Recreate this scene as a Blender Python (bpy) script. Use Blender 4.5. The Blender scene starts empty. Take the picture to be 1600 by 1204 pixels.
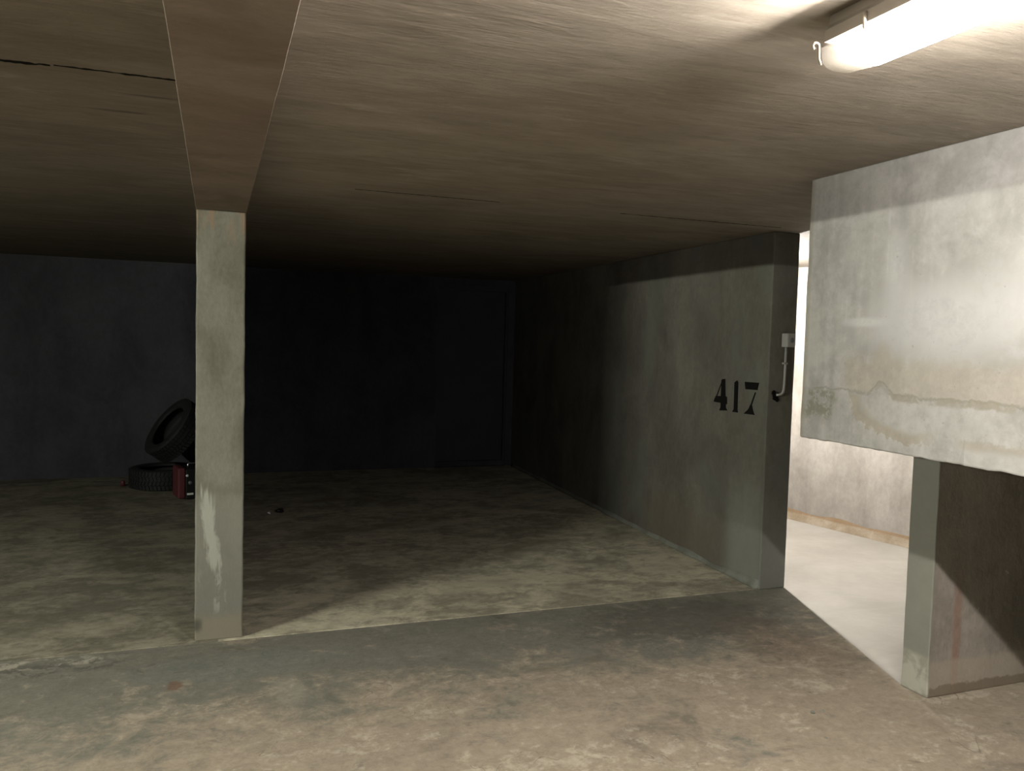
import bpy, bmesh, math, random
from mathutils import Vector, Matrix, noise as mnoise

random.seed(417)
SC = bpy.context.scene
COL = SC.collection

# ------------------------------------------------------------------ camera
F_PX = 1262.0
yaw, pitch, roll = math.radians(20.2), math.radians(3.2), math.radians(1.55)
fw = Vector((math.sin(yaw) * math.cos(pitch), math.cos(yaw) * math.cos(pitch), -math.sin(pitch)))
rt = Vector((math.cos(yaw), -math.sin(yaw), 0))
up = rt.cross(fw)
rt2 = rt * math.cos(roll) + up * math.sin(roll)
up2 = up * math.cos(roll) - rt * math.sin(roll)
cd = bpy.data.cameras.new('camera')
cam = bpy.data.objects.new('camera', cd)
COL.objects.link(cam)
cd.sensor_fit = 'HORIZONTAL'
cd.sensor_width = 36.0
cd.lens = F_PX * 36.0 / 1600.0
cd.clip_start = 0.02
m = Matrix((rt2, up2, -fw)).transposed().to_4x4()
m.translation = Vector((0, 0, 1.5))
cam.matrix_world = m
SC.camera = cam

# ------------------------------------------------------------------ world, light levels, exposure
w = bpy.data.worlds.new('world')
SC.world = w
w.use_nodes = True
w.node_tree.nodes['Background'].inputs[0].default_value = (0.6, 0.65, 1.0, 1)
w.node_tree.nodes['Background'].inputs[1].default_value = 0.0     # underground: no daylight
SC.view_settings.view_transform = 'Standard'
SC.view_settings.look = 'None'
SC.view_settings.gamma = 1.0
SC.view_settings.exposure = 0.0
SC.view_settings.use_curve_mapping = False
TUBE_RIGHT, TUBE_RIGHT_COL = 930.0, (1.0, 0.95, 0.90)
TUBE_LEFT, TUBE_LEFT_COL = 2850.0, (0.98, 1.0, 0.88)
BULB, BULB_COL = 5500.0, (1.0, 0.965, 0.93)
DIFFUSER_GLOW = 25.0

# ------------------------------------------------------------------ main dimensions (metres)
ZC = 2.20                     # ceiling
ZB = 2.078                    # underside of the beam
CX0, CX1, CY = -0.088, 0.133, 4.12
WN, WF = (3.165, 4.08), (3.34, 9.05)   # bay wall, near and far end of its face
WT = 0.19
BY = 9.05                     # back wall
PX, PZ, PY = 2.325, 1.126, 2.775         # hanging panel
QX, QY0, QY1 = 2.90, 2.578, 2.719      # cross wall


# ------------------------------------------------------------------ node helpers
class NT:
    def __init__(s, name):
        s.mat = bpy.data.materials.new(name)
        s.mat.use_nodes = True
        s.t = s.mat.node_tree
        s.t.nodes.clear()
        s.out = s.t.nodes.new('ShaderNodeOutputMaterial')
        tc = s.t.nodes.new('ShaderNodeTexCoord')
        s.P = tc.outputs['Object']
        sp = s.t.nodes.new('ShaderNodeSeparateXYZ')
        s.t.links.new(s.P, sp.inputs[0])
        s.x, s.y, s.z = sp.outputs

    def put(s, inp, v):
        if hasattr(v, 'is_output') or isinstance(v, bpy.types.NodeSocket):
            s.t.links.new(v, inp)
        else:
            inp.default_value = v

    def m(s, op, a, b=0.0, c=0.0):
        n = s.t.nodes.new('ShaderNodeMath')
        n.operation = op
        s.put(n.inputs[0], a); s.put(n.inputs[1], b); s.put(n.inputs[2], c)
        return n.outputs[0]

    def add(s, a, b): return s.m('ADD', a, b)
    def sub(s, a, b): return s.m('SUBTRACT', a, b)
    def mul(s, a, b): return s.m('MULTIPLY', a, b)

    def vec(s, x, y, z):
        n = s.t.nodes.new('ShaderNodeCombineXYZ')
        s.put(n.inputs[0], x); s.put(n.inputs[1], y); s.put(n.inputs[2], z)
        return n.outputs[0]

    def scaled(s, sx, sy, sz):
        n = s.t.nodes.new('ShaderNodeVectorMath')
        n.operation = 'MULTIPLY'
        s.t.links.new(s.P, n.inputs[0])
        n.inputs[1].default_value = (sx, sy, sz)
        return n.outputs[0]

    def noise(s, scale=1.0, detail=4.0, rough=0.55, dist=0.0, v=None, off=0.0):
        n = s.t.nodes.new('ShaderNodeTexNoise')
        o = s.t.nodes.new('ShaderNodeVectorMath')
        o.operation = 'ADD'
        s.t.links.new(v if v is not None else s.P, o.inputs[0])
        o.inputs[1].default_value = (off * 1.37 + 40, off * 2.11 + 20, off * 0.73 + 10)
        s.t.links.new(o.outputs[0], n.inputs['Vector'])
        n.inputs['Scale'].default_value = scale
        n.inputs['Detail'].default_value = min(detail, 4.0)
        n.inputs['Roughness'].default_value = rough
        n.inputs['Distortion'].default_value = dist
        return n.outputs['Fac']

    def step(s, v, a, b, lo=0.0, hi=1.0):        # smooth step of v from a..b
        n = s.t.nodes.new('ShaderNodeMapRange')
        n.interpolation_type = 'SMOOTHSTEP'
        s.put(n.inputs[0], v)
        n.inputs[1].default_value = a; n.inputs[2].default_value = b
        n.inputs[3].default_value = lo; n.inputs[4].default_value = hi
        return n.outputs[0]

    def box(s, v, a, b, soft):                   # 1 between a and b
        return s.mul(s.step(v, a - soft, a + soft), s.step(v, b - soft, b + soft, 1, 0))

    def mix(s, f, a, b, mode='MIX'):
        n = s.t.nodes.new('ShaderNodeMix')
        n.data_type = 'RGBA'
        n.blend_type = mode
        n.clamp_factor = True
        s.put(n.inputs[0], f)
        for i, v in ((6, a), (7, b)):
            if isinstance(v, tuple): v = (*v, 1.0) if len(v) == 3 else v
            s.put(n.inputs[i], v)
        return n.outputs[2]

    def shade(s, c, f):                          # multiply colour by a value
        n = s.t.nodes.new('ShaderNodeVectorMath')
        n.operation = 'SCALE'
        s.put(n.inputs[0], c)
        s.put(n.inputs['Scale'], f)
        return n.outputs[0]

    def finish(s, color, rough=0.85, bump=None, strength=0.3, dist=0.004, spec=0.3, metal=0.0):
        b = s.t.nodes.new('ShaderNodeBsdfPrincipled')
        if isinstance(color, tuple): color = (*color, 1.0)
        s.put(b.inputs['Base Color'], color)
        s.put(b.inputs['Roughness'], rough)
        b.inputs['Metallic'].default_value = metal
        b.inputs['Specular IOR Level'].default_value = spec
        if bump is not None:
            bn = s.t.nodes.new('ShaderNodeBump')
            bn.inputs['Strength'].default_value = strength
            bn.inputs['Distance'].default_value = dist
            s.t.links.new(bump, bn.inputs['Height'])
            s.t.links.new(bn.outputs[0], b.inputs['Normal'])
        s.t.links.new(b.outputs[0], s.out.inputs[0])
        return s.mat


def concrete_base(n, dark, light, scale=1.6, stretch=(1, 1, 1), fine=0.16, off=0.0):
    v = n.scaled(*stretch)
    big = n.step(n.noise(scale, 5, 0.6, 0.4, v, off), 0.30, 0.70)
    c = n.mix(big, dark, light)
    fin = n.noise(scale * 14, 6, 0.7, 0.2, v, off + 3)
    return n.shade(c, n.add(1 - fine * 1.6, n.mul(fin, fine * 3.2))), fin


# ------------------------------------------------------------------ materials
def mat_floor():
    n = NT('floor_concrete')
    v = n.scaled(1.0, 1.2, 1.0)
    a = n.noise(1.15, 4, 0.62, 0.7, v, 1.0)
    b = n.noise(3.2, 4, 0.70, 0.6, v, 5.0)
    d = n.noise(10, 4, 0.78, 0.5, v, 9.0)
    e = n.noise(34, 4, 0.75, 0.3, v, 14.0)
    green, beige, dark, pale = (0.245, 0.233, 0.190), (0.41, 0.34, 0.258), (0.125, 0.115, 0.092), (0.60, 0.53, 0.42)
    # worn beige surface towards the aisle, smoother grey-green screed along the joint
    near = n.step(n.add(n.y, n.mul(n.sub(a, 0.5), 2.6)), 3.95, 2.7)
    mixv = n.add(n.mul(a, 0.35), n.add(n.mul(b, 0.40), n.mul(d, 0.25)))
    wear = n.step(n.add(mixv, n.mul(n.sub(near, 0.5), 0.20)), 0.43, 0.57)
    c = n.mix(wear, green, beige)
    dk = n.add(n.mul(n.noise(2.0, 4, 0.66, 1.0, v, 20.0), 0.7), n.mul(d, 0.3))
    c = n.mix(n.mul(n.step(dk, 0.53, 0.66), 0.60), c, dark)
    fl = n.add(n.mul(b, 0.50), n.add(n.mul(d, 0.34), n.mul(e, 0.16)))
    c = n.mix(n.mul(n.step(fl, 0.525, 0.60), n.add(0.08, n.mul(near, 0.42))), c, pale)

    def patch(px, py, rx, ry, soft, amount, colr, cc):
        dx = n.m('DIVIDE', n.sub(n.x, px), rx); dy = n.m('DIVIDE', n.sub(n.y, py), ry)
        r = n.m('SQRT', n.add(n.mul(dx, dx), n.mul(dy, dy)))
        r = n.add(r, n.add(n.mul(n.sub(b, 0.5), 1.6), n.mul(n.sub(d, 0.5), 1.2)))
        return n.mix(n.mul(n.step(r, 1.0 + soft, 1.0 - soft), amount), cc, colr)
    c = patch(2.40, 3.75, 0.55, 0.28, 0.35, 0.60, (0.125, 0.115, 0.10), c)      # oil-dark patch near the wall end
    c = patch(2.72, 3.30, 0.22, 0.35, 0.5, 0.45, (0.20, 0.145, 0.105), c)       # brown stain
    c = patch(0.10, 3.78, 0.45, 0.16, 0.3, 0.70, (0.245, 0.25, 0.215), c)       # smooth cement smear by the column
    c = patch(-0.72, 4.03, 0.30, 0.06, 0.3, n.mul(n.step(d, 0.46, 0.58), 0.8), (0.50, 0.46, 0.37), c)        # crumbled pale edge of the joint
    c = patch(-0.70, 3.95, 0.34, 0.06, 0.4, n.mul(n.step(d, 0.54, 0.44), 0.7), (0.14, 0.13, 0.11), c)
    c = patch(0.30, 3.45, 0.06, 0.13, 0.4, 0.35, (0.50, 0.45, 0.36), c)
    c = patch(-0.15, 3.62, 0.035, 0.05, 0.3, 0.7, (0.22, 0.12, 0.075), c)       # rust spot
    # scrape marks
    sc = n.noise(1.7, 2, 0.5, 1.6, v, 31.0)
    line = n.step(n.m('ABSOLUTE', n.sub(sc, 0.5)), 0.005, 0.0)
    c = n.mix(n.mul(n.mul(line, n.step(b, 0.5, 0.62)), 0.5), c, (0.08, 0.07, 0.055))
    c = n.shade(c, n.add(0.25, n.add(n.mul(d, 0.56), n.mul(e, 0.50))))
    return n.finish(c, 0.78, n.add(n.mul(d, 0.8), n.mul(e, 0.4)), 0.35, 0.010, 0.25)


def mat_bay_floor(name, k):
    n = NT(name)
    v = n.scaled(0.85, 1.2, 1.0)
    a = n.noise(1.3, 4, 0.62, 0.9, v, 2.0)
    b = n.noise(3.4, 4, 0.70, 0.6, v, 7.0)
    d = n.noise(12, 4, 0.78, 0.4, v, 4.0)
    mv = n.add(n.mul(a, 0.4), n.add(n.mul(b, 0.4), n.mul(d, 0.2)))
    c = n.mix(n.step(mv, 0.42, 0.58), (0.22, 0.200, 0.150), (0.41, 0.375, 0.28))
    c = n.mix(n.mul(n.step(n.add(n.mul(n.noise(1.8, 4, 0.6, 0.8, v, 21.0), 0.7), n.mul(d, 0.3)), 0.52, 0.66), 0.6), c, (0.15, 0.135, 0.105))
    # crumbled pale edge along the joint, broken off in places
    e = n.step(n.add(n.sub(n.y, 4.1), n.mul(n.sub(b, 0.5), 0.35)), 0.10, 0.0)
    c = n.mix(n.mul(e, n.mul(n.step(n.add(n.mul(d, 0.5), n.mul(a, 0.5)), 0.50, 0.60), 0.6)), c, (0.46, 0.43, 0.34))
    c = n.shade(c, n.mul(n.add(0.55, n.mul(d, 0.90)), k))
    return n.finish(c, 0.82, n.add(d, b), 0.35, 0.008, 0.25)


def mat_corridor_floor():  # paler than the aisle floor: the bulb's brightness is put into the colour
    n = NT('lit_floor_concrete')
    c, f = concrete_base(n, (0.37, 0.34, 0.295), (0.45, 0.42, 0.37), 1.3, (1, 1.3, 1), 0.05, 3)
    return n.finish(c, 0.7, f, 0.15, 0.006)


def mat_ceiling(name, g):  # g puts lamplight into the colour: lighter lamp side, darker left of the beam
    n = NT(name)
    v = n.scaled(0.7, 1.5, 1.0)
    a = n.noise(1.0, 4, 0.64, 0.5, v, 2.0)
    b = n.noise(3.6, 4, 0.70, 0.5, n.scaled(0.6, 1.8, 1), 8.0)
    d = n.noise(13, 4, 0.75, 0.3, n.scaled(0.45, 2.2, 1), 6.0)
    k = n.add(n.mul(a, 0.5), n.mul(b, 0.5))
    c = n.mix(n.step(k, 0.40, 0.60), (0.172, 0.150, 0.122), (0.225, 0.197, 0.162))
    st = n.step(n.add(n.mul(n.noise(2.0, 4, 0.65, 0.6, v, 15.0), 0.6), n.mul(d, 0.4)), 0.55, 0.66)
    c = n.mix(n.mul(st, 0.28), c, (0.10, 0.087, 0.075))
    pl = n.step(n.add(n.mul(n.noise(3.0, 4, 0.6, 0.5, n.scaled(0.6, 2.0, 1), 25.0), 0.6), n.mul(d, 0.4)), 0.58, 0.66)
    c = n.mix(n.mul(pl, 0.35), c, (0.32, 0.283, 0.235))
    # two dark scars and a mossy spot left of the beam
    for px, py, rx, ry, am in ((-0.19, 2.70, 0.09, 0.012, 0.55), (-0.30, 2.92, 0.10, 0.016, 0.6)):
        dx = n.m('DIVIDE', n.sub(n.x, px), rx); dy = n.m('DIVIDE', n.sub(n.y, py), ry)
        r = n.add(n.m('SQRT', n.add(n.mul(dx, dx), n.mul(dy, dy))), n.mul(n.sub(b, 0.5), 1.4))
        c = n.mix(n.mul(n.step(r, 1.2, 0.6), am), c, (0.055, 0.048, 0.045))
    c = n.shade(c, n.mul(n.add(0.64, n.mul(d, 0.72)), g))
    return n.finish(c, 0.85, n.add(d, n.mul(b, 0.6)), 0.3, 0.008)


def mat_beam():
    n = NT('beam_concrete')
    c, f = concrete_base(n, (0.165, 0.132, 0.108), (0.235, 0.195, 0.162), 2.4, (1, 1.6, 1), 0.12, 8)
    st = n.step(n.noise(5, 5, 0.65, 1.0, None, 4.0), 0.64, 0.74)
    c = n.mix(n.mul(st, 0.4), c, (0.27, 0.225, 0.185))
    return n.finish(c, 0.85, f, 0.3, 0.006)


def mat_column():
    n = NT('column_concrete')
    c, f = concrete_base(n, (0.120, 0.117, 0.090), (0.19, 0.185, 0.152), 4.0, (1.3, 1, 0.6), 0.20, 1)
    rag = n.noise(14, 5, 0.65, 0.6, n.scaled(1.6, 1, 0.45), 2)
    # upper rust-brown tint
    c = n.mix(n.mul(n.mul(n.step(n.z, 1.85, 2.05), n.step(rag, 0.5, 0.62)), 0.7), c, (0.22, 0.15, 0.095))
    # dark smear above the paint splash, pale thrown paint running down
    c = n.mix(n.mul(n.box(n.add(n.z, n.mul(rag, 0.10)), 0.76, 0.81, 0.025), 0.55), c, (0.135, 0.13, 0.10))
    xs = n.sub(n.x, -0.088)
    c = n.mix(n.mul(n.step(n.add(n.z, n.mul(n.sub(rag, 0.5), 0.2)), 0.74, 0.66), 0.55), c, (0.205, 0.203, 0.175))
    drip = n.noise(1.0, 4, 0.6, 0.3, n.scaled(38, 1, 3.2), 6)
    xt = n.sub(xs, n.mul(n.sub(0.66, n.z), 0.13))
    sp = n.mul(n.box(n.add(xt, n.mul(n.sub(rag, 0.5), 0.09)), 0.030, 0.085, 0.012), n.box(n.add(n.z, n.mul(n.sub(drip, 0.5), 0.38)), 0.40, 0.70, 0.03))
    c = n.mix(n.mul(sp, 0.85), c, (0.35, 0.355, 0.31))
    sp2 = n.mul(n.box(xs, 0.02, 0.14, 0.02), n.mul(n.box(n.z, 0.14, 0.33, 0.03), n.step(n.noise(15, 4, 0.6, 0.5, n.scaled(1.4, 1, 0.6), 33), 0.52, 0.62)))
    c = n.mix(n.mul(sp2, 0.75), c, (0.31, 0.315, 0.27))
    # beige worn foot with a dark damp corner
    c = n.mix(n.mul(n.step(n.add(n.z, n.mul(n.sub(rag, 0.5), 0.08)), 0.15, 0.09), 0.75), c, (0.22, 0.195, 0.145))
    cr = n.mul(n.step(n.add(xs, n.mul(n.sub(rag, 0.5), 0.05)), 0.05, 0.01), n.box(n.z, 0.05, 0.11, 0.02))
    c = n.mix(n.mul(cr, 0.9), c, (0.07, 0.072, 0.055))
    return n.finish(c, 0.85, f, 0.35, 0.005)


def mat_wall(name, dark, light, off, green=None, fine=0.10, streak=0.35):
    n = NT(name)
    c, f = concrete_base(n, dark, light, 2.1, (1, 1, 0.7), fine * 1.9, off)
    s1 = n.noise(5, 5, 0.6, 0.3, n.scaled(1, 1, 0.10), off + 7)      # vertical runs
    c = n.shade(c, n.add(1 - streak * 0.5, n.mul(s1, streak)))
    if green:
        g = n.step(n.noise(1.6, 4, 0.6, 0.5, n.scaled(1, 1, 0.6), off + 11), 0.48, 0.66)
        c = n.mix(n.mul(g, 0.6), c, green)
    pit = n.step(n.noise(60, 2, 0.5, 0, None, off), 0.72, 0.78)
    c = n.mix(n.mul(pit, 0.35), c, (0.09, 0.085, 0.075))
    return n, c, f


def mat_bay_wall():
    n, c, f = mat_wall('bay_wall_concrete', (0.100, 0.092, 0.077), (0.160, 0.152, 0.128), 3, (0.128, 0.137, 0.118))
    # reddish damp near the foot, pale cement run near the corner
    rag = n.noise(7, 5, 0.65, 0.6, None, 9)
    c = n.mix(n.mul(n.mul(n.step(n.add(n.z, n.mul(rag, 0.5)), 0.75, 0.45), n.box(n.y, 4.5, 5.6, 0.25)), 0.5), c, (0.135, 0.102, 0.072))
    c = n.mix(n.mul(n.mul(n.box(n.y, 4.05, 4.45, 0.10), n.step(n.add(n.z, n.mul(rag, 0.3)), 1.0, 0.4)), 0.60), c, (0.235, 0.247, 0.215))
    return n.finish(c, 0.85, f, 0.3, 0.006)


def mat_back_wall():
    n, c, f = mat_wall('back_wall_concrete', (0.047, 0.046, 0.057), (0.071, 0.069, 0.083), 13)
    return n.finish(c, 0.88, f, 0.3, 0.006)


def mat_plain_wall():
    n, c, f = mat_wall('aisle_wall_concrete', (0.14, 0.128, 0.105), (0.20, 0.18, 0.15), 23)
    return n.finish(c, 0.88, f, 0.3, 0.006)


def mat_bright_wall():
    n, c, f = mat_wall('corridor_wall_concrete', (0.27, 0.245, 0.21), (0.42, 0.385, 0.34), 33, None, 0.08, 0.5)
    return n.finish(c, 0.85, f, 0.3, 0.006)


def mat_skirting():
    n = NT('screed_skirting')
    c, f = concrete_base(n, (0.29, 0.225, 0.15), (0.42, 0.35, 0.26), 7, (1, 1, 1), 0.12, 2)
    c = n.mix(n.mul(n.step(n.add(n.z, n.mul(f, 0.03)), 0.068, 0.085), 0.7), c, (0.22, 0.135, 0.065))
    return n.finish(c, 0.85, f, 0.5, 0.01)


def mat_fillet():
    n = NT('cement_fillet')
    c, f = concrete_base(n, (0.14, 0.142, 0.12), (0.22, 0.225, 0.195), 5, (1, 1, 1), 0.12, 12)
    return n.finish(c, 0.85, f, 0.5, 0.01)


def mat_cross_wall():
    n, c, f = mat_wall('cross_wall_concrete', (0.20, 0.178, 0.152), (0.285, 0.255, 0.22), 43)
    rag = n.noise(9, 5, 0.65, 0.5, None, 4)
    # rust run and pale plaster dabs, light foot, ragged tide mark
    rust = n.mul(n.box(n.add(n.x, n.mul(n.sub(rag, 0.5), 0.05)), 3.03, 3.075, 0.012), n.step(n.z, 0.62, 0.35))
    c = n.mix(n.mul(rust, 0.55), c, (0.24, 0.125, 0.085))
    low = n.step(n.add(n.z, n.mul(n.sub(rag, 0.5), 0.05)), 0.17, 0.14)
    c = n.mix(n.mul(low, 0.55), c, (0.36, 0.31, 0.24))
    dab = n.step(n.noise(20, 3, 0.6, 0.5, n.scaled(1, 1, 0.6), 17), 0.69, 0.73)
    c = n.mix(n.mul(n.mul(dab, n.step(n.z, 0.75, 0.5)), 0.75), c, (0.48, 0.45, 0.40))
    tide = n.step(n.add(n.z, n.mul(n.sub(n.noise(11, 4, 0.7, 0.3, None, 5), 0.5), 0.07)), 0.052, 0.040)
    c = n.mix(n.mul(tide, 0.75), c, (0.16, 0.125, 0.085))
    endm = n.step(n.x, 2.912, 2.904)
    c = n.mix(n.mul(endm, 0.85), c, n.mix(rag, (0.150, 0.152, 0.128), (0.21, 0.208, 0.178)))
    foot = n.mul(n.step(n.x, 2.915, 2.905), n.step(n.add(n.z, n.mul(rag, 0.06)), 0.22, 0.19))
    c = n.mix(n.mul(foot, 0.8), c, n.mix(n.step(rag, 0.4, 0.6), (0.24, 0.23, 0.19), (0.37, 0.36, 0.30)))
    return n.finish(c, 0.85, f, 0.35, 0.006)


def mat_panel():
    n = NT('panel_concrete')
    yy, zz = n.y, n.z
    a = n.noise(2.6, 4, 0.66, 0.4, None, 53)
    b = n.noise(8, 4, 0.72, 0.4, None, 3)
    f = n.noise(30, 4, 0.72, 0.3, None, 8)
    jit = n.add(n.mul(n.sub(b, 0.5), 0.6), n.mul(n.sub(f, 0.5), 0.4))     # about -0.2 .. 0.2
    white, brown, dark = (0.345, 0.341, 0.335), (0.208, 0.180, 0.140), (0.13, 0.118, 0.09)
    c = n.mix(n.step(n.add(n.mul(a, 0.6), n.mul(b, 0.4)), 0.38, 0.62), (0.212, 0.206, 0.193), (0.275, 0.269, 0.255))
    # vertical board bands, stronger towards the end
    band = n.noise(1.0, 3, 0.6, 0.1, n.scaled(1, 15, 0.35), 2)
    far = n.step(yy, 2.05, 2.45)
    c = n.shade(c, n.add(1.0, n.mul(n.sub(band, 0.5), n.add(0.12, n.mul(far, 0.40)))))
    c = n.mix(n.mul(n.mul(far, n.step(n.add(a, n.mul(b, 0.4)), 0.62, 0.80)), 0.3), c, (0.22, 0.215, 0.185))
    runs = n.mul(n.step(n.add(band, n.mul(jit, 0.25)), 0.58, 0.70), n.mul(far, n.box(n.add(zz, n.mul(jit, 0.5)), 1.62, 2.10, 0.08)))
    c = n.mix(n.mul(runs, 0.55), c, white)

    def blob(py, pz, ry, rz, soft, amount, colr, cc, wob=1.8):
        dy = n.m('DIVIDE', n.sub(yy, py), ry); dz = n.m('DIVIDE', n.sub(zz, pz), rz)
        r = n.add(n.m('SQRT', n.add(n.mul(dy, dy), n.mul(dz, dz))), n.mul(jit, wob))
        return n.mix(n.mul(n.step(r, 1.0 + soft, 1.0 - soft), amount), cc, colr)
    c = blob(2.06, 1.62, 0.30, 0.13, 0.5, 0.70, white, c, 3.0)
    c = blob(1.62, 1.68, 0.25, 0.16, 0.6, 0.65, white, c, 3.0)
    c = blob(2.44, 1.605, 0.10, 0.018, 0.5, 0.75, white, c, 1.0)
    c = blob(2.30, 1.80, 0.05, 0.12, 0.6, 0.5, white, c, 2.0)
    # brown wash above a ragged tide line
    hump = n.mul(n.step(n.m('ABSOLUTE', n.sub(yy, 2.341)), 0.065, 0.005), 0.046)
    zl = n.add(n.add(1.340, hump), n.mul(jit, 0.085))
    dz = n.sub(zz, zl)
    inY = n.step(n.add(yy, n.mul(jit, 0.15)), 2.56, 2.50)
    wash = n.mul(n.mul(n.step(dz, -0.005, 0.01), n.step(n.add(dz, n.mul(jit, 0.28)), 0.155, 0.09)), inY)
    c = n.mix(n.mul(wash, 0.50), c, (0.243, 0.210, 0.165))
    thin = n.mul(n.box(dz, -0.006, 0.003, 0.004), n.mul(n.step(yy, 2.72, 2.69), n.step(f, 0.30, 0.48)))
    c = n.mix(n.mul(thin, 0.55), c, dark)
    wide = n.mul(n.box(n.add(dz, n.mul(n.sub(f, 0.5), 0.03)), -0.026, 0.002, 0.006), n.step(yy, 2.42, 2.34))
    c = n.mix(n.mul(n.mul(wide, n.step(b, 0.36, 0.56)), 0.75), c, (0.17, 0.149, 0.115))
    # crescent stain below the line
    ey = n.m('DIVIDE', n.sub(yy, 2.22), 0.27); ez = n.m('DIVIDE', n.sub(zz, 1.335), 0.158)
    er = n.add(n.m('SQRT', n.add(n.mul(ey, ey), n.mul(ez, ez))), n.mul(jit, 0.75))
    ring = n.mul(n.mul(n.step(er, 0.76, 0.90), n.step(er, 1.09, 1.05)), n.mul(n.step(dz, 0.0, -0.02), n.step(yy, 2.06, 2.20)))
    c = n.mix(n.mul(ring, 0.68), c, brown)
    r2 = n.box(n.add(zz, n.mul(jit, 0.08)), 1.183, 1.210, 0.010)
    c = n.mix(n.mul(n.mul(r2, n.step(yy, 2.03, 1.96)), 0.55), c, brown)
    # mossy, darker end
    mo = n.mul(n.mul(n.step(n.add(yy, n.mul(jit, 0.22)), 2.56, 2.62), n.mul(n.step(n.add(zz, n.mul(jit, 0.05)), 1.345, 1.325), n.step(n.add(zz, n.mul(jit, 0.25)), 1.19, 1.27))), n.step(n.add(n.mul(b, 0.5), n.mul(f, 0.5)), 0.44, 0.56))
    c = n.mix(n.mul(mo, 0.85), c, (0.115, 0.11, 0.08))
    edge = n.step(n.add(yy, n.mul(jit, 0.04)), PY - 0.035, PY - 0.012)
    c = n.mix(n.mul(edge, 0.55), c, (0.19, 0.18, 0.14))
    pit = n.step(n.noise(55, 2, 0.5, 0, None, 21), 0.71, 0.77)
    c = n.mix(n.mul(pit, 0.40), c, (0.14, 0.13, 0.11))
    c = n.shade(c, n.add(0.66, n.add(n.mul(f, 0.40), n.mul(b, 0.28))))
    return n.finish(c, 0.82, n.add(b, n.mul(f, 0.5)), 0.3, 0.004)


def mat_simple(name, col, rough=0.5, metal=0.0, var=0.15, scale=20, spec=0.4):
    n = NT(name)
    f = n.noise(scale, 4, 0.6, 0.2, None, 1)
    c = n.shade(col, n.add(1 - var, n.mul(f, 2 * var)))
    return n.finish(c, rough, f, 0.1, 0.001, spec, metal)


def mat_emit(name, col, strength):
    n = NT(name)
    e = n.t.nodes.new('ShaderNodeEmission')
    e.inputs[0].default_value = (*col, 1)
    e.inputs[1].default_value = strength
    n.t.links.new(e.outputs[0], n.out.inputs[0])
    return n.mat


def mat_diffuser(name, col, glow):
    n = NT(name)
    e = n.t.nodes.new('ShaderNodeEmission')
    e.inputs[0].default_value = (*col, 1)
    e.inputs[1].default_value = glow
    t = n.t.nodes.new('ShaderNodeBsdfTransparent')
    t.inputs[0].default_value = (0.82, 0.82, 0.80, 1)
    a = n.t.nodes.new('ShaderNodeAddShader')
    n.t.links.new(t.outputs[0], a.inputs[0]); n.t.links.new(e.outputs[0], a.inputs[1])
    n.t.links.new(a.outputs[0], n.out.inputs[0])
    return n.mat


def mat_clear(name):
    n = NT(name)
    t = n.t.nodes.new('ShaderNodeBsdfTransparent')
    t.inputs[0].default_value = (0.85, 0.83, 0.78, 1)
    d = n.t.nodes.new('ShaderNodeBsdfTranslucent')
    d.inputs[0].default_value = (0.75, 0.70, 0.60, 1)
    mx = n.t.nodes.new('ShaderNodeMixShader')
    mx.inputs[0].default_value = 0.10
    n.t.links.new(t.outputs[0], mx.inputs[1]); n.t.links.new(d.outputs[0], mx.inputs[2])
    n.t.links.new(mx.outputs[0], n.out.inputs[0])
    return n.mat


M = dict(floor=mat_floor(), bay=mat_bay_floor('bay_floor_concrete', 1.3), bay2=mat_bay_floor('dimmed_bay_floor_concrete', 0.72), cfloor=mat_corridor_floor(), ceil=mat_ceiling('ceiling_concrete', 1.30), ceil2=mat_ceiling('shaded_ceiling_concrete', 0.82), beam=mat_beam(),
         column=mat_column(), baywall=mat_bay_wall(), back=mat_back_wall(), plain=mat_plain_wall(), bright=mat_bright_wall(),
         skirt=mat_skirting(), fillet=mat_fillet(), cross=mat_cross_wall(), panel=mat_panel(),
         paint=mat_simple('black_stencil_paint', (0.008, 0.0075, 0.007), 0.9, 0, 0.3, 60, 0.08),
         soot=mat_simple('dark_hole', (0.008, 0.0075, 0.007), 0.95, 0, 0.3, 60, 0.05),
         absorber=mat_simple('bounce_absorber', (0.03, 0.028, 0.027), 0.8, 0, 0.2, 8),
         pvc=mat_simple('grey_plastic', (0.33, 0.325, 0.31), 0.5, 0, 0.08),
         button=mat_simple('grey_button', (0.12, 0.13, 0.13), 0.5, 0, 0.08),
         housing=mat_simple('lamp_housing_plastic', (0.42, 0.40, 0.36), 0.5, 0, 0.08),
         clip=mat_simple('lamp_clip_steel', (0.55, 0.50, 0.42), 0.35, 0.8, 0.05),
         clear=mat_clear('clear_lamp_cover'),
         rubber=mat_simple('tyre_rubber', (0.014, 0.014, 0.016), 0.7, 0, 0.2, 30),
         redp=mat_simple('red_plastic', (0.115, 0.028, 0.033), 0.5, 0, 0.1),
         blackp=mat_simple('black_plastic', (0.012, 0.012, 0.013), 0.4, 0, 0.1),
         white=mat_simple('white_label', (0.8, 0.8, 0.8), 0.5, 0, 0.05),
         chrome=mat_simple('bright_metal', (0.75, 0.75, 0.75), 0.3, 1.0, 0.03),
         door=mat_simple('dark_door_paint', (0.035, 0.036, 0.05), 0.6, 0, 0.2, 4),
         foil=mat_simple('silver_foil', (0.85, 0.85, 0.85), 0.25, 1.0, 0.05))


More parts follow.
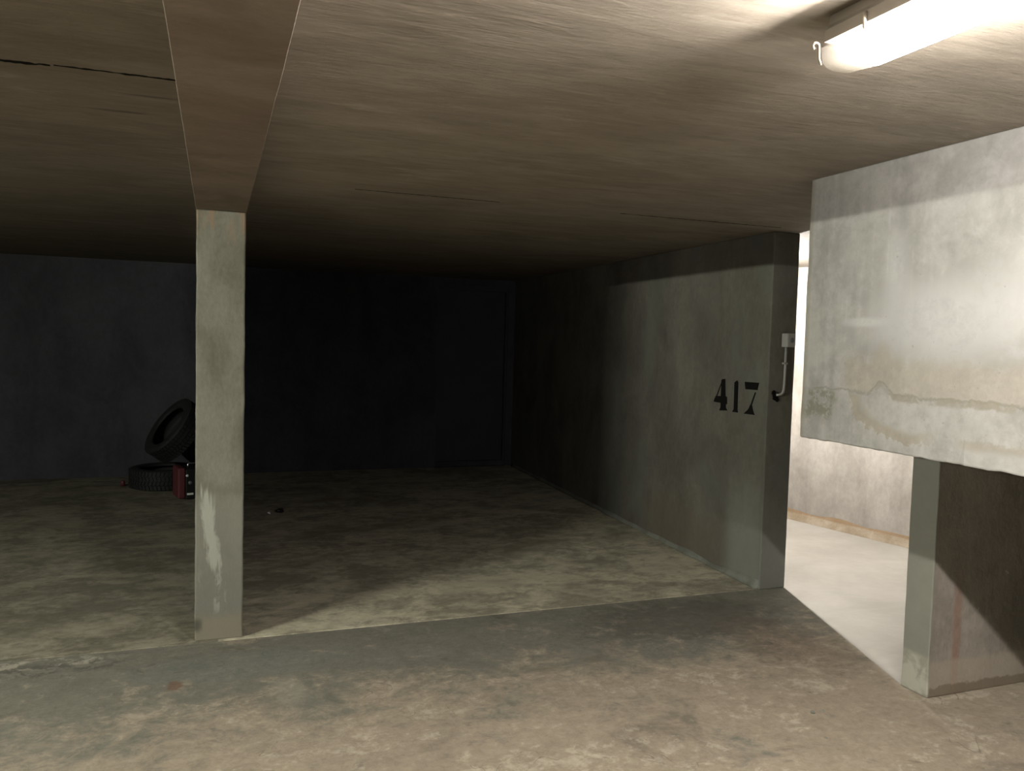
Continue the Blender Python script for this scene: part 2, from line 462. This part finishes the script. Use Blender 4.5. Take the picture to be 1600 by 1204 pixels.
# ------------------------------------------------------------------ mesh helpers
def link(name, bm, mat, parent=None, smooth=False):
    me = bpy.data.meshes.new(name)
    bmesh.ops.recalc_face_normals(bm, faces=bm.faces)
    bm.to_mesh(me); bm.free()
    if mat: me.materials.append(mat)
    if smooth:
        for p in me.polygons: p.use_smooth = True
    o = bpy.data.objects.new(name, me)
    COL.objects.link(o)
    if parent is not None:
        o.parent = parent
    return o


def tag(o, label, cat, group=None, kind=None):
    o['label'] = label; o['category'] = cat
    if group: o['group'] = group
    if kind: o['kind'] = kind
    return o


def empty(name, loc=(0, 0, 0)):
    o = bpy.data.objects.new(name, None)
    o.location = loc
    o.empty_display_size = 0.1
    COL.objects.link(o)
    return o


def hexa(bm, base, z0, z1):
    """prism over a plan polygon"""
    lo = [bm.verts.new((x, y, z0)) for x, y in base]
    hi = [bm.verts.new((x, y, z1)) for x, y in base]
    k = len(base)
    bm.faces.new(lo[::-1]); bm.faces.new(hi)
    for i in range(k):
        bm.faces.new((lo[i], lo[(i + 1) % k], hi[(i + 1) % k], hi[i]))


def rough_block(base, z0, z1, cuts, amp=0.004, bevel=0.006, seed=0.0, freq=6.0, keep=()):
    """cast concrete block: cut into slices, corners rounded, arrises uneven.
    cuts: list of (axis, step). keep: axes/planes that must stay straight, as (axis, value)."""
    bm = bmesh.new()
    hexa(bm, base, z0, z1)
    if bevel:
        bmesh.ops.bevel(bm, geom=[e for e in bm.edges], offset=bevel, segments=2, profile=0.5, affect='EDGES')
    for ax, st in cuts:
        lo = min(v.co[ax] for v in bm.verts); hi = max(v.co[ax] for v in bm.verts)
        no = [0, 0, 0]; no[ax] = 1
        t = lo + st
        while t < hi - st * 0.4:
            co = [0, 0, 0]; co[ax] = t
            bmesh.ops.bisect_plane(bm, geom=bm.verts[:] + bm.edges[:] + bm.faces[:], plane_co=co, plane_no=no)
            t += st
    off = Vector((seed, seed * 1.7, seed * 0.3))
    for v in bm.verts:
        if any(abs(v.co[a] - val) < 0.012 for a, val in keep):
            continue
        d = mnoise.noise_vector(v.co * freq + off) + 0.6 * mnoise.noise_vector(v.co * freq * 3.1 + off)
        v.co += d * amp
    return bm


def box(bm, x0, x1, y0, y1, z0, z1):
    hexa(bm, [(x0, y0), (x1, y0), (x1, y1), (x0, y1)], z0, z1)


def rbox(x0, x1, y0, y1, z0, z1, b=0.004, seg=2):
    bm = bmesh.new()
    box(bm, x0, x1, y0, y1, z0, z1)
    bmesh.ops.bevel(bm, geom=[e for e in bm.edges], offset=b, segments=seg, profile=0.5, affect='EDGES')
    return bm


def tube(bm, pts, r, seg=12, caps=True):
    rings = []
    pts = [Vector(p) for p in pts]
    ref = None
    for i, p in enumerate(pts):
        a = pts[max(i - 1, 0)]; b = pts[min(i + 1, len(pts) - 1)]
        t = (b - a).normalized()
        if ref is None:
            ref = Vector((0, 0, 1)) if abs(t.z) < 0.9 else Vector((1, 0, 0))
        u = t.cross(ref).normalized()
        v = u.cross(t)
        ref = v
        rings.append([bm.verts.new(p + (u * math.cos(2 * math.pi * k / seg) + v * math.sin(2 * math.pi * k / seg)) * r) for k in range(seg)])
    for A, B in zip(rings, rings[1:]):
        for k in range(seg):
            bm.faces.new((A[k], A[(k + 1) % seg], B[(k + 1) % seg], B[k]))
    if caps:
        bm.faces.new(rings[0][::-1]); bm.faces.new(rings[-1])


def lathe(bm, prof, seg=48, closed=False):
    """profile of (radius, height) turned about z"""
    rings = [[bm.verts.new((r * math.cos(2 * math.pi * k / seg), r * math.sin(2 * math.pi * k / seg), h)) for k in range(seg)] for r, h in prof]
    pairs = list(zip(rings, rings[1:])) + ([(rings[-1], rings[0])] if closed else [])
    for A, B in pairs:
        for k in range(seg):
            bm.faces.new((A[k], A[(k + 1) % seg], B[(k + 1) % seg], B[k]))
    return rings


# ------------------------------------------------------------------ the setting
# floor: aisle slab, with the slightly higher bay slab and the corridor slab as pieces of it
XL, XR, YF = -7.0, 5.75, -4.0
bm = bmesh.new()
box(bm, XL, XR, YF, 4.095, -0.12, 0.0)
floor = tag(link('floor', bm, M['floor']), 'worn stained concrete floor of the garage aisle', 'floor', kind='structure')


def ragged_line(x0, x1, y, step, amp, seed):
    n_ = max(2, int((x1 - x0) / step))
    return [(x0 + (x1 - x0) * i / n_, y + amp * (mnoise.noise(Vector((i * 0.37, seed, 0))) + 0.7 * mnoise.noise(Vector((i * 0.9, seed, 5))))) for i in range(n_ + 1)]


def slab(name, front, y_back, z0, z1, mat, parent, bev=0.0):
    """slab whose front edge (towards the camera) is ragged"""
    bm = bmesh.new()
    base = front + [(front[-1][0], y_back), (front[0][0], y_back)]
    hexa(bm, base, z0, z1)
    return link(name, bm, mat, parent)


slab('bay_slab', ragged_line(0.02, 3.35, 4.105, 0.04, 0.009, 2.0), BY, -0.12, 0.001, M['bay'], floor)
slab('bay_slab', ragged_line(XL, 0.02, 4.105, 0.04, 0.009, 3.0), BY, -0.12, 0.001, M['bay2'], floor)  # left bay: same concrete, colour dimmed to offset the nearer left lamp
bm = bmesh.new()
hexa(bm, [(3.352, 4.098), (XR, 4.098), (XR, BY), (3.352, BY)], -0.12, 0.0)
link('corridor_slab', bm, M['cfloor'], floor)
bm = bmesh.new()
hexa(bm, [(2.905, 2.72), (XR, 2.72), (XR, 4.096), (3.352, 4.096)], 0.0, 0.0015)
link('corridor_light_pool', bm, M['cfloor'], floor)  # painted pool of light: pale sheet cut along the bulb's shadow edge

# ceiling: slabs with open joints under a backing
bm = bmesh.new()
box(bm, XL, XR, YF, BY + 0.2, ZC + 0.10, ZC + 0.22)
ceiling = tag(link('ceiling', bm, M['ceil']), 'board-marked concrete ceiling with open slab joints', 'ceiling', kind='structure')


def ceil_piece(x0, x1, y0, y1, s0, s1, gap=0.0, z=ZC, mat='ceil'):
    """one cast field of the ceiling; ragged along y0 / y1 when a seed is given"""
    a = ragged_line(x0, x1, y0 + gap, 0.035, 0.006, s0) if s0 else [(x0, y0), (x1, y0)]
    b = ragged_line(x0, x1, y1 - gap, 0.035, 0.006, s1) if s1 else [(x0, y1), (x1, y1)]
    bm = bmesh.new()
    hexa(bm, a + b[::-1], z, ZC + 0.10)
    return link('ceiling_field', bm, M[mat], ceiling)


ceil_piece(XL, -2.4, YF, BY, 0, 0, 0, ZC + 0.06, 'ceil2')  # unseen strip, raised to lift the left lamp and lower the beam's shadow
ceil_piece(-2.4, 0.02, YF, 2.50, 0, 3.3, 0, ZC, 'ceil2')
ceil_piece(-2.4, 0.02, 2.50, BY, 3.3, 0, 0, ZC, 'ceil2')  # left of the beam: shade carried by a darker copy of the concrete
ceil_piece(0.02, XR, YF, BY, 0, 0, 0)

def joint(x0, x1, y, wid, seed, dz):
    a = ragged_line(x0, x1, y - wid / 2, 0.012, wid * 0.9, seed)
    b = ragged_line(x0, x1, y + wid / 2, 0.012, wid * 0.9, seed + 4)
    b = [(q[0], max(q[1], p[1] + 0.0015)) for p, q in zip(a, b)]
    bm = bmesh.new()
    hexa(bm, a + b[::-1], ZC - dz, ZC + 0.02)
    link('joint_sealant', bm, M['soot'], ceiling)


joint(-2.4, -0.42, 2.505, 0.013, 3.3, 0.0012)
joint(-0.41, CX0 - 0.003, 2.492, 0.009, 5.1, 0.0012)
joint(0.62, 1.35, 3.93, 0.006, 6.2, 0.0010)
joint(2.05, 3.10, 3.945, 0.007, 8.4, 0.0010)

# walls
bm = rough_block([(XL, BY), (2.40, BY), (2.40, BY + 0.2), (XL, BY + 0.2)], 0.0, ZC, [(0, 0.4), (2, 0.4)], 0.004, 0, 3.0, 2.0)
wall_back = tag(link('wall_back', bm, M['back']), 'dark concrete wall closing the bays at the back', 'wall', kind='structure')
bm = bmesh.new()
hexa(bm, [(2.40, BY), (3.26, BY), (3.26, BY + 0.2), (2.40, BY + 0.2)], 2.115, ZC)
hexa(bm, [(3.26, BY), (XR, BY), (XR, BY + 0.2), (3.26, BY + 0.2)], 0, ZC)
link('door_surround', bm, M['back'], wall_back)
door = empty('door_1', (2.83, BY + 0.06, 0.005))
tag(door, 'dark door set in the back wall beside the corner of the empty bay', 'door', kind='structure')
link('door_leaf', rbox(-0.40, 0.40, -0.02, 0.02, 0.06, 2.06, 0.003), M['door'], door)
bm = bmesh.new()
box(bm, -0.43, -0.40, -0.05, 0.05, 0.06, 2.11); box(bm, 0.40, 0.43, -0.05, 0.05, 0.06, 2.11); box(bm, -0.40, 0.40, -0.05, 0.05, 2.06, 2.11)
link('door_frame', bm, M['door'], door)
bm = bmesh.new()
box(bm, -0.43, 0.43, -0.055, 0.10, 0.0, 0.06)
link('threshold', bm, M['back'], door)

tag(link('wall_left', rough_block([(XL - 0.2, YF), (XL, YF), (XL, BY), (XL - 0.2, BY)], 0, ZC, [], 0, 0), M['plain']),
    'concrete side wall far to the left of the aisle', 'wall', kind='structure')
tag(link('wall_front', rough_block([(XL, YF - 0.2), (XR, YF - 0.2), (XR, YF), (XL, YF)], 0, ZC, [], 0, 0), M['plain']),
    'concrete wall across the aisle behind the viewpoint', 'wall', kind='structure')

# bay wall with the painted number
wn = Vector((*WN, 0)); wf = Vector((*WF, 0))
wd = (wf - wn).normalized()
bm = rough_block([WN, (WN[0] + WT, WN[1]), (WF[0] + WT, WF[1]), WF], 0.0, ZC, [(1, 0.16), (2, 0.11)], 0.0022, 0.006, 5.0, 5.0)
wall_bay = tag(link('wall_bay', bm, M['baywall']), 'concrete bay wall with the stencilled black number 417', 'wall', kind='structure')

# partition in line behind the column
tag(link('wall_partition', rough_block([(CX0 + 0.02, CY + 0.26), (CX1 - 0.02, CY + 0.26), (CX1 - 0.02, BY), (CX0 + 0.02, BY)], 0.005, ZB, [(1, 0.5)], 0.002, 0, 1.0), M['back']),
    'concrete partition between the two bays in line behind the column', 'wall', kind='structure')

# corridor wall, slightly askew, with its screed skirting
cw = [(5.41, QY1), (4.086, BY)]
bm = rough_block([cw[0], (cw[0][0] + 0.25, cw[0][1]), (cw[1][0] + 0.25, cw[1][1]), cw[1]], 0.0, ZC, [(1, 0.25), (2, 0.25)], 0.003, 0, 9.0, 3.0)
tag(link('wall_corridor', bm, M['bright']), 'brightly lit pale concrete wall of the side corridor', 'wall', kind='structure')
bm = bmesh.new()
prev = None
L = 60
for i in range(L + 1):
    t = i / L
    x = cw[0][0] + (cw[1][0] - cw[0][0]) * t; y = cw[0][1] + (cw[1][1] - cw[0][1]) * t
    hh = 0.082 + 0.022 * mnoise.noise(Vector((y * 3.5, 1, 0))) + 0.01 * mnoise.noise(Vector((y * 14, 4, 0)))
    dd = 0.030 + 0.008 * mnoise.noise(Vector((y * 5, 7, 0)))
    cur = [bm.verts.new(p) for p in ((x + 0.01, y, 0.001), (x - dd - 0.015, y, 0.001), (x - dd * 0.6, y, hh * 0.75), (x - 0.006, y, hh), (x + 0.01, y, hh))]
    if prev:
        for k in range(4): bm.faces.new((prev[k], prev[k + 1], cur[k + 1], cur[k]))
    else: bm.faces.new(cur)
    prev = cur
bm.faces.new(prev[::-1])
tag(link('baseboard_corridor', bm, M['skirt']), 'rough brown screed skirting along the bright corridor wall', 'skirting', kind='structure')

# cement fillet at the foot of the bay wall
bm = bmesh.new()
prev = None
nrm = Vector((-wd.y, wd.x, 0))
for i in range(81):
    s = 0.01 + 4.9 * i / 80
    p = wn + wd * s
    ww = 0.026 + 0.012 * mnoise.noise(Vector((s * 4, 0, 2))); hh = 0.030 + 0.012 * mnoise.noise(Vector((s * 3, 6, 2))) + 0.03 * max(0, 1 - s / 0.5)
    cur = [bm.verts.new(q) for q in ((p - nrm * 0.01) + Vector((0, 0, 0.003)), p + nrm * ww + Vector((0, 0, 0.004)), p + nrm * ww * 0.45 + Vector((0, 0, hh * 0.4)), p + nrm * 0.004 + Vector((0, 0, hh)), p - nrm * 0.01 + Vector((0, 0, hh)))]
    if prev:
        for k in range(4): bm.faces.new((prev[k], prev[k + 1], cur[k + 1], cur[k]))
    else: bm.faces.new(cur)
    prev = cur
bm.faces.new(prev[::-1])
tag(link('baseboard_bay', bm, M['fillet'], None, True), 'pale cement fillet along the foot of the numbered bay wall', 'skirting', kind='structure')

# cross wall behind the hanging panel
bm = rough_block([(QX, QY0), (5.42, QY0), (5.42, QY1), (QX, QY1)], 0.0, ZC, [(2, 0.07), (0, 0.12)], 0.0022, 0.005, 7.0, 7.0)
wc = tag(link('wall_cross', bm, M['cross']), 'shaded concrete cross wall behind and under the hanging panel', 'wall', kind='structure')
bm = bmesh.new()
box(bm, QX + 0.015, 5.40, QY1 - 0.002, QY1 + 0.006, 0.003, ZC - 0.003)
link('bounce_absorber', bm, M['absorber'], wc)  # added dark sheet, unseen: soaks up the bulb's bounce off this back face
tag(link('wall_right', rough_block([(5.42, YF), (5.62, YF), (5.62, QY1), (5.42, QY1)], 0, ZC, [], 0, 0), M['plain']),
    'concrete side wall to the right behind the hanging panel', 'wall', kind='structure')

# ------------------------------------------------------------------ column, beam and hanging panel
bm = rough_block([(CX0, CY), (CX1, CY), (CX1, CY + 0.26), (CX0, CY + 0.26)], 0.0, ZB, [(2, 0.035)], 0.0022, 0.007, 2.0, 9.0)
tag(link('concrete_column', bm, M['column']), 'square grey concrete column with a splash of pale paint near its foot', 'column')

bm = rough_block([(CX0 - 0.003, YF), (CX1 + 0.003, YF), (CX1 + 0.003, BY), (CX0 - 0.003, BY)], ZB, ZC, [(1, 0.12)], 0.0012, 0.0015, 4.0, 6.0)
tag(link('ceiling_beam', bm, M['beam']), 'brownish concrete ceiling beam running overhead to the column', 'beam')

bm = rough_block([(PX, -3.9), (PX + 0.2, -3.9), (PX + 0.2, PY), (PX, PY)], PZ, ZC, [(1, 0.022), (2, 0.09)], 0.0, 0.006, 6.0)
for v in bm.verts:
    low = max(0.0, 1 - (v.co.z - PZ) / 0.05)
    amp = 0.001 + 0.0028 * low + 0.0015 * (abs(v.co.y - PY) < 0.02)
    d = 0.5 * mnoise.noise_vector(v.co * 9) + mnoise.noise_vector(v.co * 31)
    if v.co.z < ZC - 0.02: v.co += d * amp
tag(link('hanging_concrete_panel', bm, M['panel']), 'pale water-stained concrete panel hanging from the ceiling at the right', 'concrete panel')

# ------------------------------------------------------------------ stencilled number on the bay wall
def wall_pt(x, y, lift=0.0015):
    """pixel read off the photograph -> its real place on the bay wall plane (s along the wall, z)"""
    d = fw + rt2 * ((x - 800) / F_PX) - up2 * ((y - 602) / F_PX)
    o = Vector((0, 0, 1.5))
    n_ = Vector((-wd.y, wd.x, 0))
    t = (wn - o).dot(n_) / d.dot(n_)
    p = o + d * t
    return (p - wn).dot(wd), p.z


def z2(u, v): return wall_pt(1080 + u / 5.475, 480 + v / 5.475)


digits = [
    [[(262, 622), (272, 612), (294, 612), (297, 858), (309, 882), (242, 880), (254, 856)],
     [(214, 757), (256, 757), (253, 816), (196, 806), (201, 786)],
     [(295, 757), (308, 768), (308, 824), (296, 832)],
     [(262, 640), (262, 652), (222, 760), (217, 757)]],
    [[(374, 642), (395, 625), (405, 642), (397, 872), (401, 899), (354, 893), (367, 868)]],
    [[(462, 636), (582, 645), (568, 707), (468, 699)],
     [(549, 726), (556, 729), (521, 834), (511, 834)],
     [(511, 830), (521, 832), (530, 878), (543, 920), (452, 908), (491, 872)]]]
for dg in digits:
    bm = bmesh.new()
    for poly in dg:
        pts = [z2(*p) for p in poly]
        lo = [bm.verts.new(wn + wd * s + nrm * -0.001 + Vector((0, 0, z))) for s, z in pts]
        hi = [bm.verts.new(wn + wd * s + nrm * 0.0042 + Vector((0, 0, z))) for s, z in pts]
        bm.faces.new(hi); bm.faces.new(lo[::-1])
        for i in range(len(pts)):
            j = (i + 1) % len(pts)
            bm.faces.new((lo[i], lo[j], hi[j], hi[i]))
    link('stencil_digit', bm, M['paint'], wall_bay)

# ------------------------------------------------------------------ light switch, conduit and hole on the end of the bay wall
ey = WN[1] - 0.003
sw = empty('light_switch', (3.275, ey, 1.545))
tag(sw, 'small grey surface light switch on the end of the numbered wall', 'light switch')
link('box', rbox(-0.028, 0.036, -0.052, 0.0, -0.042, 0.042, 0.004), M['pvc'], sw)
bm = bmesh.new()
lathe(bm, [(0.0005, 0.008), (0.012, 0.008), (0.015, 0.005), (0.015, 0.0)], 20)
b_ = link('button', bm, M['button'], sw, True)
b_.rotation_euler = (math.radians(90), 0, 0); b_.location = (0.006, -0.051, 0.0)
link('cover_plate', rbox(-0.024, 0.032, -0.055, -0.051, -0.038, 0.038, 0.0015), M['pvc'], sw)

cdt = empty('cable_conduit', (3.272, ey, 1.213))
tag(cdt, 'thin pale cable conduit below the switch, bending into a dark hole', 'conduit')
bm = bmesh.new()
pts = [(0, -0.014, 0.292), (0.0, -0.014, 0.15), (-0.002, -0.014, 0.06), (-0.004, -0.014, 0.03), (-0.010, -0.014, 0.012), (-0.020, -0.012, 0.002), (-0.036, -0.008, -0.002), (-0.046, 0.0, -0.004)]
tube(bm, pts, 0.0075, 12)
link('pipe', bm, M['pvc'], cdt, True)
bm = bmesh.new()
for k, (cx, cz, r) in enumerate(((-0.052, -0.018, 0.020), (-0.066, 0.010, 0.014), (-0.040, -0.034, 0.012), (-0.03, 0.0, 0.010))):
    ring = []
    for j in range(14):
        a = 2 * math.pi * j / 14
        q = r * (1 + 0.45 * mnoise.noise(Vector((j * 0.9, k * 3.1, 1))))
        ring.append((cx + q * math.cos(a), cz + q * math.sin(a)))
    hi = [bm.verts.new((x, -0.0045 - 0.0004 * k, z)) for x, z in ring]
    lo = [bm.verts.new((x, 0.002, z)) for x, z in ring]
    bm.faces.new(hi)
    for j in range(14): bm.faces.new((lo[j], lo[(j + 1) % 14], hi[(j + 1) % 14], hi[j]))
link('wall_hole', bm, M['soot'], cdt)
link('saddle_clip', rbox(-0.016, 0.014, -0.023, -0.001, 0.185, 0.197, 0.002), M['pvc'], cdt)


# ------------------------------------------------------------------ lamps
def batten(name, x, y_far, length, end, strength, colr, label, z=ZC):
    """enclosed fluorescent fitting along the y axis, its far end at y_far"""
    t = empty(name, (x, y_far, z))
    tag(t, label, 'ceiling lamp', 'enclosed fluorescent ceiling lamps')
    l = length
    # housing tray with stepped side
    bm = bmesh.new()
    prof = [(-0.040, 0.0), (-0.042, -0.020), (-0.052, -0.032), (-0.052, -0.056), (0.052, -0.056), (0.052, -0.032), (0.042, -0.020), (0.040, 0.0)]
    ya, yb = -0.012, -l + 0.012
    A = [bm.verts.new((u, ya, v)) for u, v in prof]; B = [bm.verts.new((u, yb, v)) for u, v in prof]
    bm.faces.new(A); bm.faces.new(B[::-1])
    for k in range(len(prof)):
        bm.faces.new((A[k], A[(k + 1) % len(prof)], B[(k + 1) % len(prof)], B[k]))
    link('housing', bm, M['housing'], t)
    # cover: open trough with rounded bottom edges
    prof = [(-0.050, -0.063), (-0.050, -0.088), (-0.046, -0.101), (-0.036, -0.110), (-0.020, -0.114), (0.020, -0.114), (0.036, -0.110), (0.046, -0.101), (0.050, -0.088), (0.050, -0.063)]

    def trough(y0, y1, cap=None, taper=0.0):
        bm = bmesh.new()
        A = [bm.verts.new((u * (1 - taper), y0, v + (0.012 * taper / 0.1 if v < -0.07 and taper else 0))) for u, v in prof]
        B = [bm.verts.new((u, y1, v)) for u, v in prof]
        for k in range(len(prof) - 1):
            bm.faces.new((A[k], A[k + 1], B[k + 1], B[k]))
        if cap == 'A': bm.faces.new(A)
        return bm
    glow = mat_diffuser('lamp_cover_' + name, colr, DIFFUSER_GLOW)
    cov = link('diffuser', trough(-0.075, -l + 0.075), glow, t)
    link('clear_end', trough(0.0, -0.075, 'A', 0.06), M['clear'], cov)
    e2 = trough(0.0, -0.075, 'A', 0.06)
    e2.transform(Matrix.Rotation(math.pi, 4, 'Z'))
    e2.transform(Matrix.Translation((0, -l, 0)))
    link('clear_end', e2, M['clear'], cov)
    # tube inside
    bm = bmesh.new()
    tube(bm, [(0, -end, -0.093), (0, -l + 0.08, -0.093)], 0.013, 16, False)
    link('fluorescent_tube', bm, mat_emit('tube_light_' + name, colr, strength), t)
    # clips along both rims and the wire hook at the end
    for k in range(4):
        yy = -0.13 - k * (l - 0.26) / 3
        for s in (-1, 1):
            bm = bmesh.new()
            tube(bm, [(s * 0.0555, yy, -0.036), (s * 0.058, yy, -0.050), (s * 0.0565, yy, -0.066), (s * 0.0525, yy, -0.072)], 0.004, 8)
            link('clip', bm, M['clip'], t, True)
    bm = bmesh.new()
    hk = [(-0.044, 0.004, -0.097), (-0.050, 0.004, -0.086), (-0.051, 0.004, -0.062)]
    hk += [(-0.059 + 0.008 * math.cos(a), 0.004, -0.060 + 0.008 * math.sin(a)) for a in [math.radians(q) for q in range(0, 241, 30)]]
    tube(bm, hk, 0.0028, 8)
    link('wire_hook', bm, M['clip'], t, True)
    return t


batten('ceiling_lamp', 1.252, 1.425, 1.55, 0.12, TUBE_RIGHT, TUBE_RIGHT_COL, 'glowing enclosed fluorescent lamp on the ceiling near the hanging panel')
batten('ceiling_lamp.001', -3.87, 2.22, 1.25, 0.08, TUBE_LEFT, TUBE_LEFT_COL, 'enclosed fluorescent lamp on the ceiling left of the beam, past the left picture edge', ZC + 0.06)

# bulb in the corridor behind the bay wall
lb = empty('corridor_lamp', (3.70, 5.14, ZC))
tag(lb, 'bare bulb in a ceiling holder in the corridor behind the numbered wall', 'ceiling lamp')
bm = bmesh.new()
lathe(bm, [(0.0005, -0.02), (0.022, -0.02), (0.045, -0.012), (0.05, 0.0)], 28)
link('rose', bm, M['pvc'], lb, True)
bm = bmesh.new()
lathe(bm, [(0.0005, -0.125), (0.016, -0.125), (0.021, -0.12), (0.021, -0.085), (0.012, -0.075), (0.006, -0.07), (0.006, -0.015), (0.0005, -0.015)], 20)
link('holder', bm, M['pvc'], lb, True)
bm = bmesh.new()
lathe(bm, [(0.0005, -0.235), (0.012, -0.232), (0.024, -0.222), (0.031, -0.205), (0.031, -0.190), (0.026, -0.170), (0.017, -0.150), (0.015, -0.126), (0.0005, -0.126)], 20)
link('bulb', bm, mat_emit('bulb_light', BULB_COL, BULB), lb, True)


# ------------------------------------------------------------------ things left in the bays
def make_tyre(name, R=0.325, W=0.20, label=''):
    t = empty(name)
    tag(t, label, 'tyre', 'old car tyres behind the column')
    r0 = 0.205
    h = W / 2
    outer = [(r0, -h * 0.80), (r0 + 0.012, -h * 0.90), (r0 + 0.03, -h * 0.97), (r0 + 0.055, -h), (R - 0.045, -h * 0.99), (R - 0.022, -h * 0.94), (R - 0.010, -h * 0.86)]
    prof = outer + [(R - 0.010, h * 0.86)] + [(r, -z) for r, z in outer[:-1][::-1]]
    inner = [(r0 + 0.010, h * 0.62), (r0 + 0.05, h * 0.88), (R - 0.035, h * 0.86), (R - 0.022, h * 0.5), (R - 0.022, -h * 0.5), (R - 0.035, -h * 0.86), (r0 + 0.05, -h * 0.88), (r0 + 0.010, -h * 0.62)]
    bm = bmesh.new()
    lathe(bm, prof + inner, 56, True)
    link('carcass', bm, M['rubber'], t, True)
    bm = bmesh.new()
    nb = 56
    for row, (z0, z1) in enumerate(((-0.86, -0.46), (-0.38, -0.04), (0.04, 0.38), (0.46, 0.86))):
        for k in range(nb):
            a0 = 2 * math.pi * (k + 0.5 * (row % 2)) / nb; a1 = a0 + 2 * math.pi / nb * 0.8
            sk = 0.03 * (1 if row % 2 else -1)
            vs = []
            for rr in (R - 0.012, R):
                for (a, z) in ((a0, z0), (a1, z0), (a1 + sk, z1), (a0 + sk, z1)):
                    vs.append(bm.verts.new((rr * math.cos(a), rr * math.sin(a), z * h)))
            bm.faces.new(vs[4:]); 
            for i in range(4):
                j = (i + 1) % 4
                bm.faces.new((vs[i], vs[j], vs[4 + j], vs[4 + i]))
    link('tread', bm, M['rubber'], t)
    return t


def copy_tree(o, name, parent=None):
    c = o.copy(); COL.objects.link(c); c.parent = parent
    if parent is None: c.name = name
    for ch in list(o.children): copy_tree(ch, ch.name, c)
    return c


ty = make_tyre('tyre', 0.312, 0.195, label='black car tyre lying flat on the floor behind the column')
ty.location = (-0.46, 8.42, 0.1)
t2 = copy_tree(ty, 'tyre.001')
t2['label'] = 'black car tyre propped at a slant on top of the flat tyre'
# axis: mostly towards the left of the bay, tipped up, turned a little to the front
axis = Vector((-0.74, -0.33, 0.59)).normalized()
t2.rotation_euler = axis.to_track_quat('Z', 'Y').to_euler()
t2.location = (-0.362, 8.36, 0.55)

# red and black case
cs = empty('tool_case', (-0.20, 7.80, 0.005))
tag(cs, 'red and black plastic case with white label marks, half hidden by the column', 'tool case')
cs.rotation_euler = (0, 0, math.radians(14))
link('body', rbox(-0.075, 0.10, -0.11, 0.11, 0.0, 0.27, 0.014, 3), M['blackp'], cs)
link('red_side', rbox(-0.135, -0.074, -0.115, 0.115, 0.012, 0.285, 0.012, 3), M['redp'], cs)
bd = rbox(-0.060, -0.005, -0.1125, -0.109, 0.040, 0.058, 0.001, 1)
link('label_strip', bd, M['white'], cs)
bm = bmesh.new(); lathe(bm, [(0.0005, 0.006), (0.010, 0.006), (0.012, 0.0)], 16)
k_ = link('catch', bm, M['white'], cs, True); k_.rotation_euler = (math.radians(90), 0, 0); k_.location = (-0.058, -0.110, 0.215)
bm = bmesh.new(); lathe(bm, [(0.0005, 0.006), (0.014, 0.006), (0.017, 0.0)], 16)
k_ = link('knob', bm, M['button'], cs, True); k_.rotation_euler = (math.radians(90), 0, 0); k_.location = (-0.032, -0.110, 0.150)
bm = bmesh.new()
tube(bm, [(-0.03, 0, 0.265), (-0.03, 0, 0.300), (-0.02, 0, 0.308), (0.07, 0, 0.308), (0.08, 0, 0.300), (0.08, 0, 0.265)], 0.006, 10)
link('handle', bm, M['chrome'], cs, True)

# little red cap beside the flat tyre
bm = bmesh.new()
lathe(bm, [(0.0005, 0.05), (0.016, 0.05), (0.020, 0.046), (0.022, 0.0), (0.0005, 0.0)], 18)
rc = tag(link('bottle_cap', bm, M['redp'], None, True), 'small dull red cap on the floor beside the flat tyre', 'cap')
rc.location = (-0.83, 8.50, 0.005)

# bright scrap and a dark crumb on the bay floor
bm = bmesh.new()
bmesh.ops.create_icosphere(bm, subdivisions=2, radius=0.014)
for v in bm.verts: v.co *= 1 + 0.5 * mnoise.noise(v.co * 90); v.co.z = max(v.co.z * 0.7, -0.006)
fo = tag(link('paper_scrap', bm, M['white']), 'tiny bright scrap on the dark floor right of the column', 'litter')
fo.location = (0.425, 6.93, 0.011)
bm = bmesh.new()
bmesh.ops.create_icosphere(bm, subdivisions=2, radius=0.035)
for v in bm.verts: v.co *= 1 + 0.4 * mnoise.noise(v.co * 40); v.co.z = max(v.co.z * 0.6, -0.012)
du = tag(link('rag', bm, M['blackp']), 'small dark crumpled lump on the floor beside the tiny bright scrap', 'litter')
du.location = (0.52, 6.98, 0.017)
# pale crumbs of mortar in the aisle
for k, (x, y, r) in enumerate(((2.32, 2.61, 0.011), (2.37, 2.61, 0.008), (2.22, 2.42, 0.006))):
    bm = bmesh.new()
    bmesh.ops.create_icosphere(bm, subdivisions=1, radius=r)
    for v in bm.verts: v.co *= 1 + 0.5 * mnoise.noise(v.co * 120 + Vector((k, 0, 0))); v.co.z = max(v.co.z * 0.6, -r * 0.4)
    o = tag(link('mortar_crumb', bm, M['fillet']), ('largest of three pale mortar crumbs on the aisle floor', 'middle-sized pale mortar crumb beside the largest one on the aisle floor', 'smallest pale mortar crumb, set apart on the aisle floor')[k], 'rubble', 'mortar crumbs in the aisle')
    o.location = (x, y, r * 0.4)

# ------------------------------------------------------------------ sampling quality
SC.cycles.use_denoising = True
SC.cycles.use_adaptive_sampling = True
SC.cycles.adaptive_threshold = 0.04
SC.cycles.max_bounces = 6
SC.cycles.diffuse_bounces = 1
SC.cycles.transparent_max_bounces = 12
SC.cycles.sample_clamp_indirect = 4.0
SC.cycles.caustics_reflective = False
SC.cycles.caustics_refractive = False
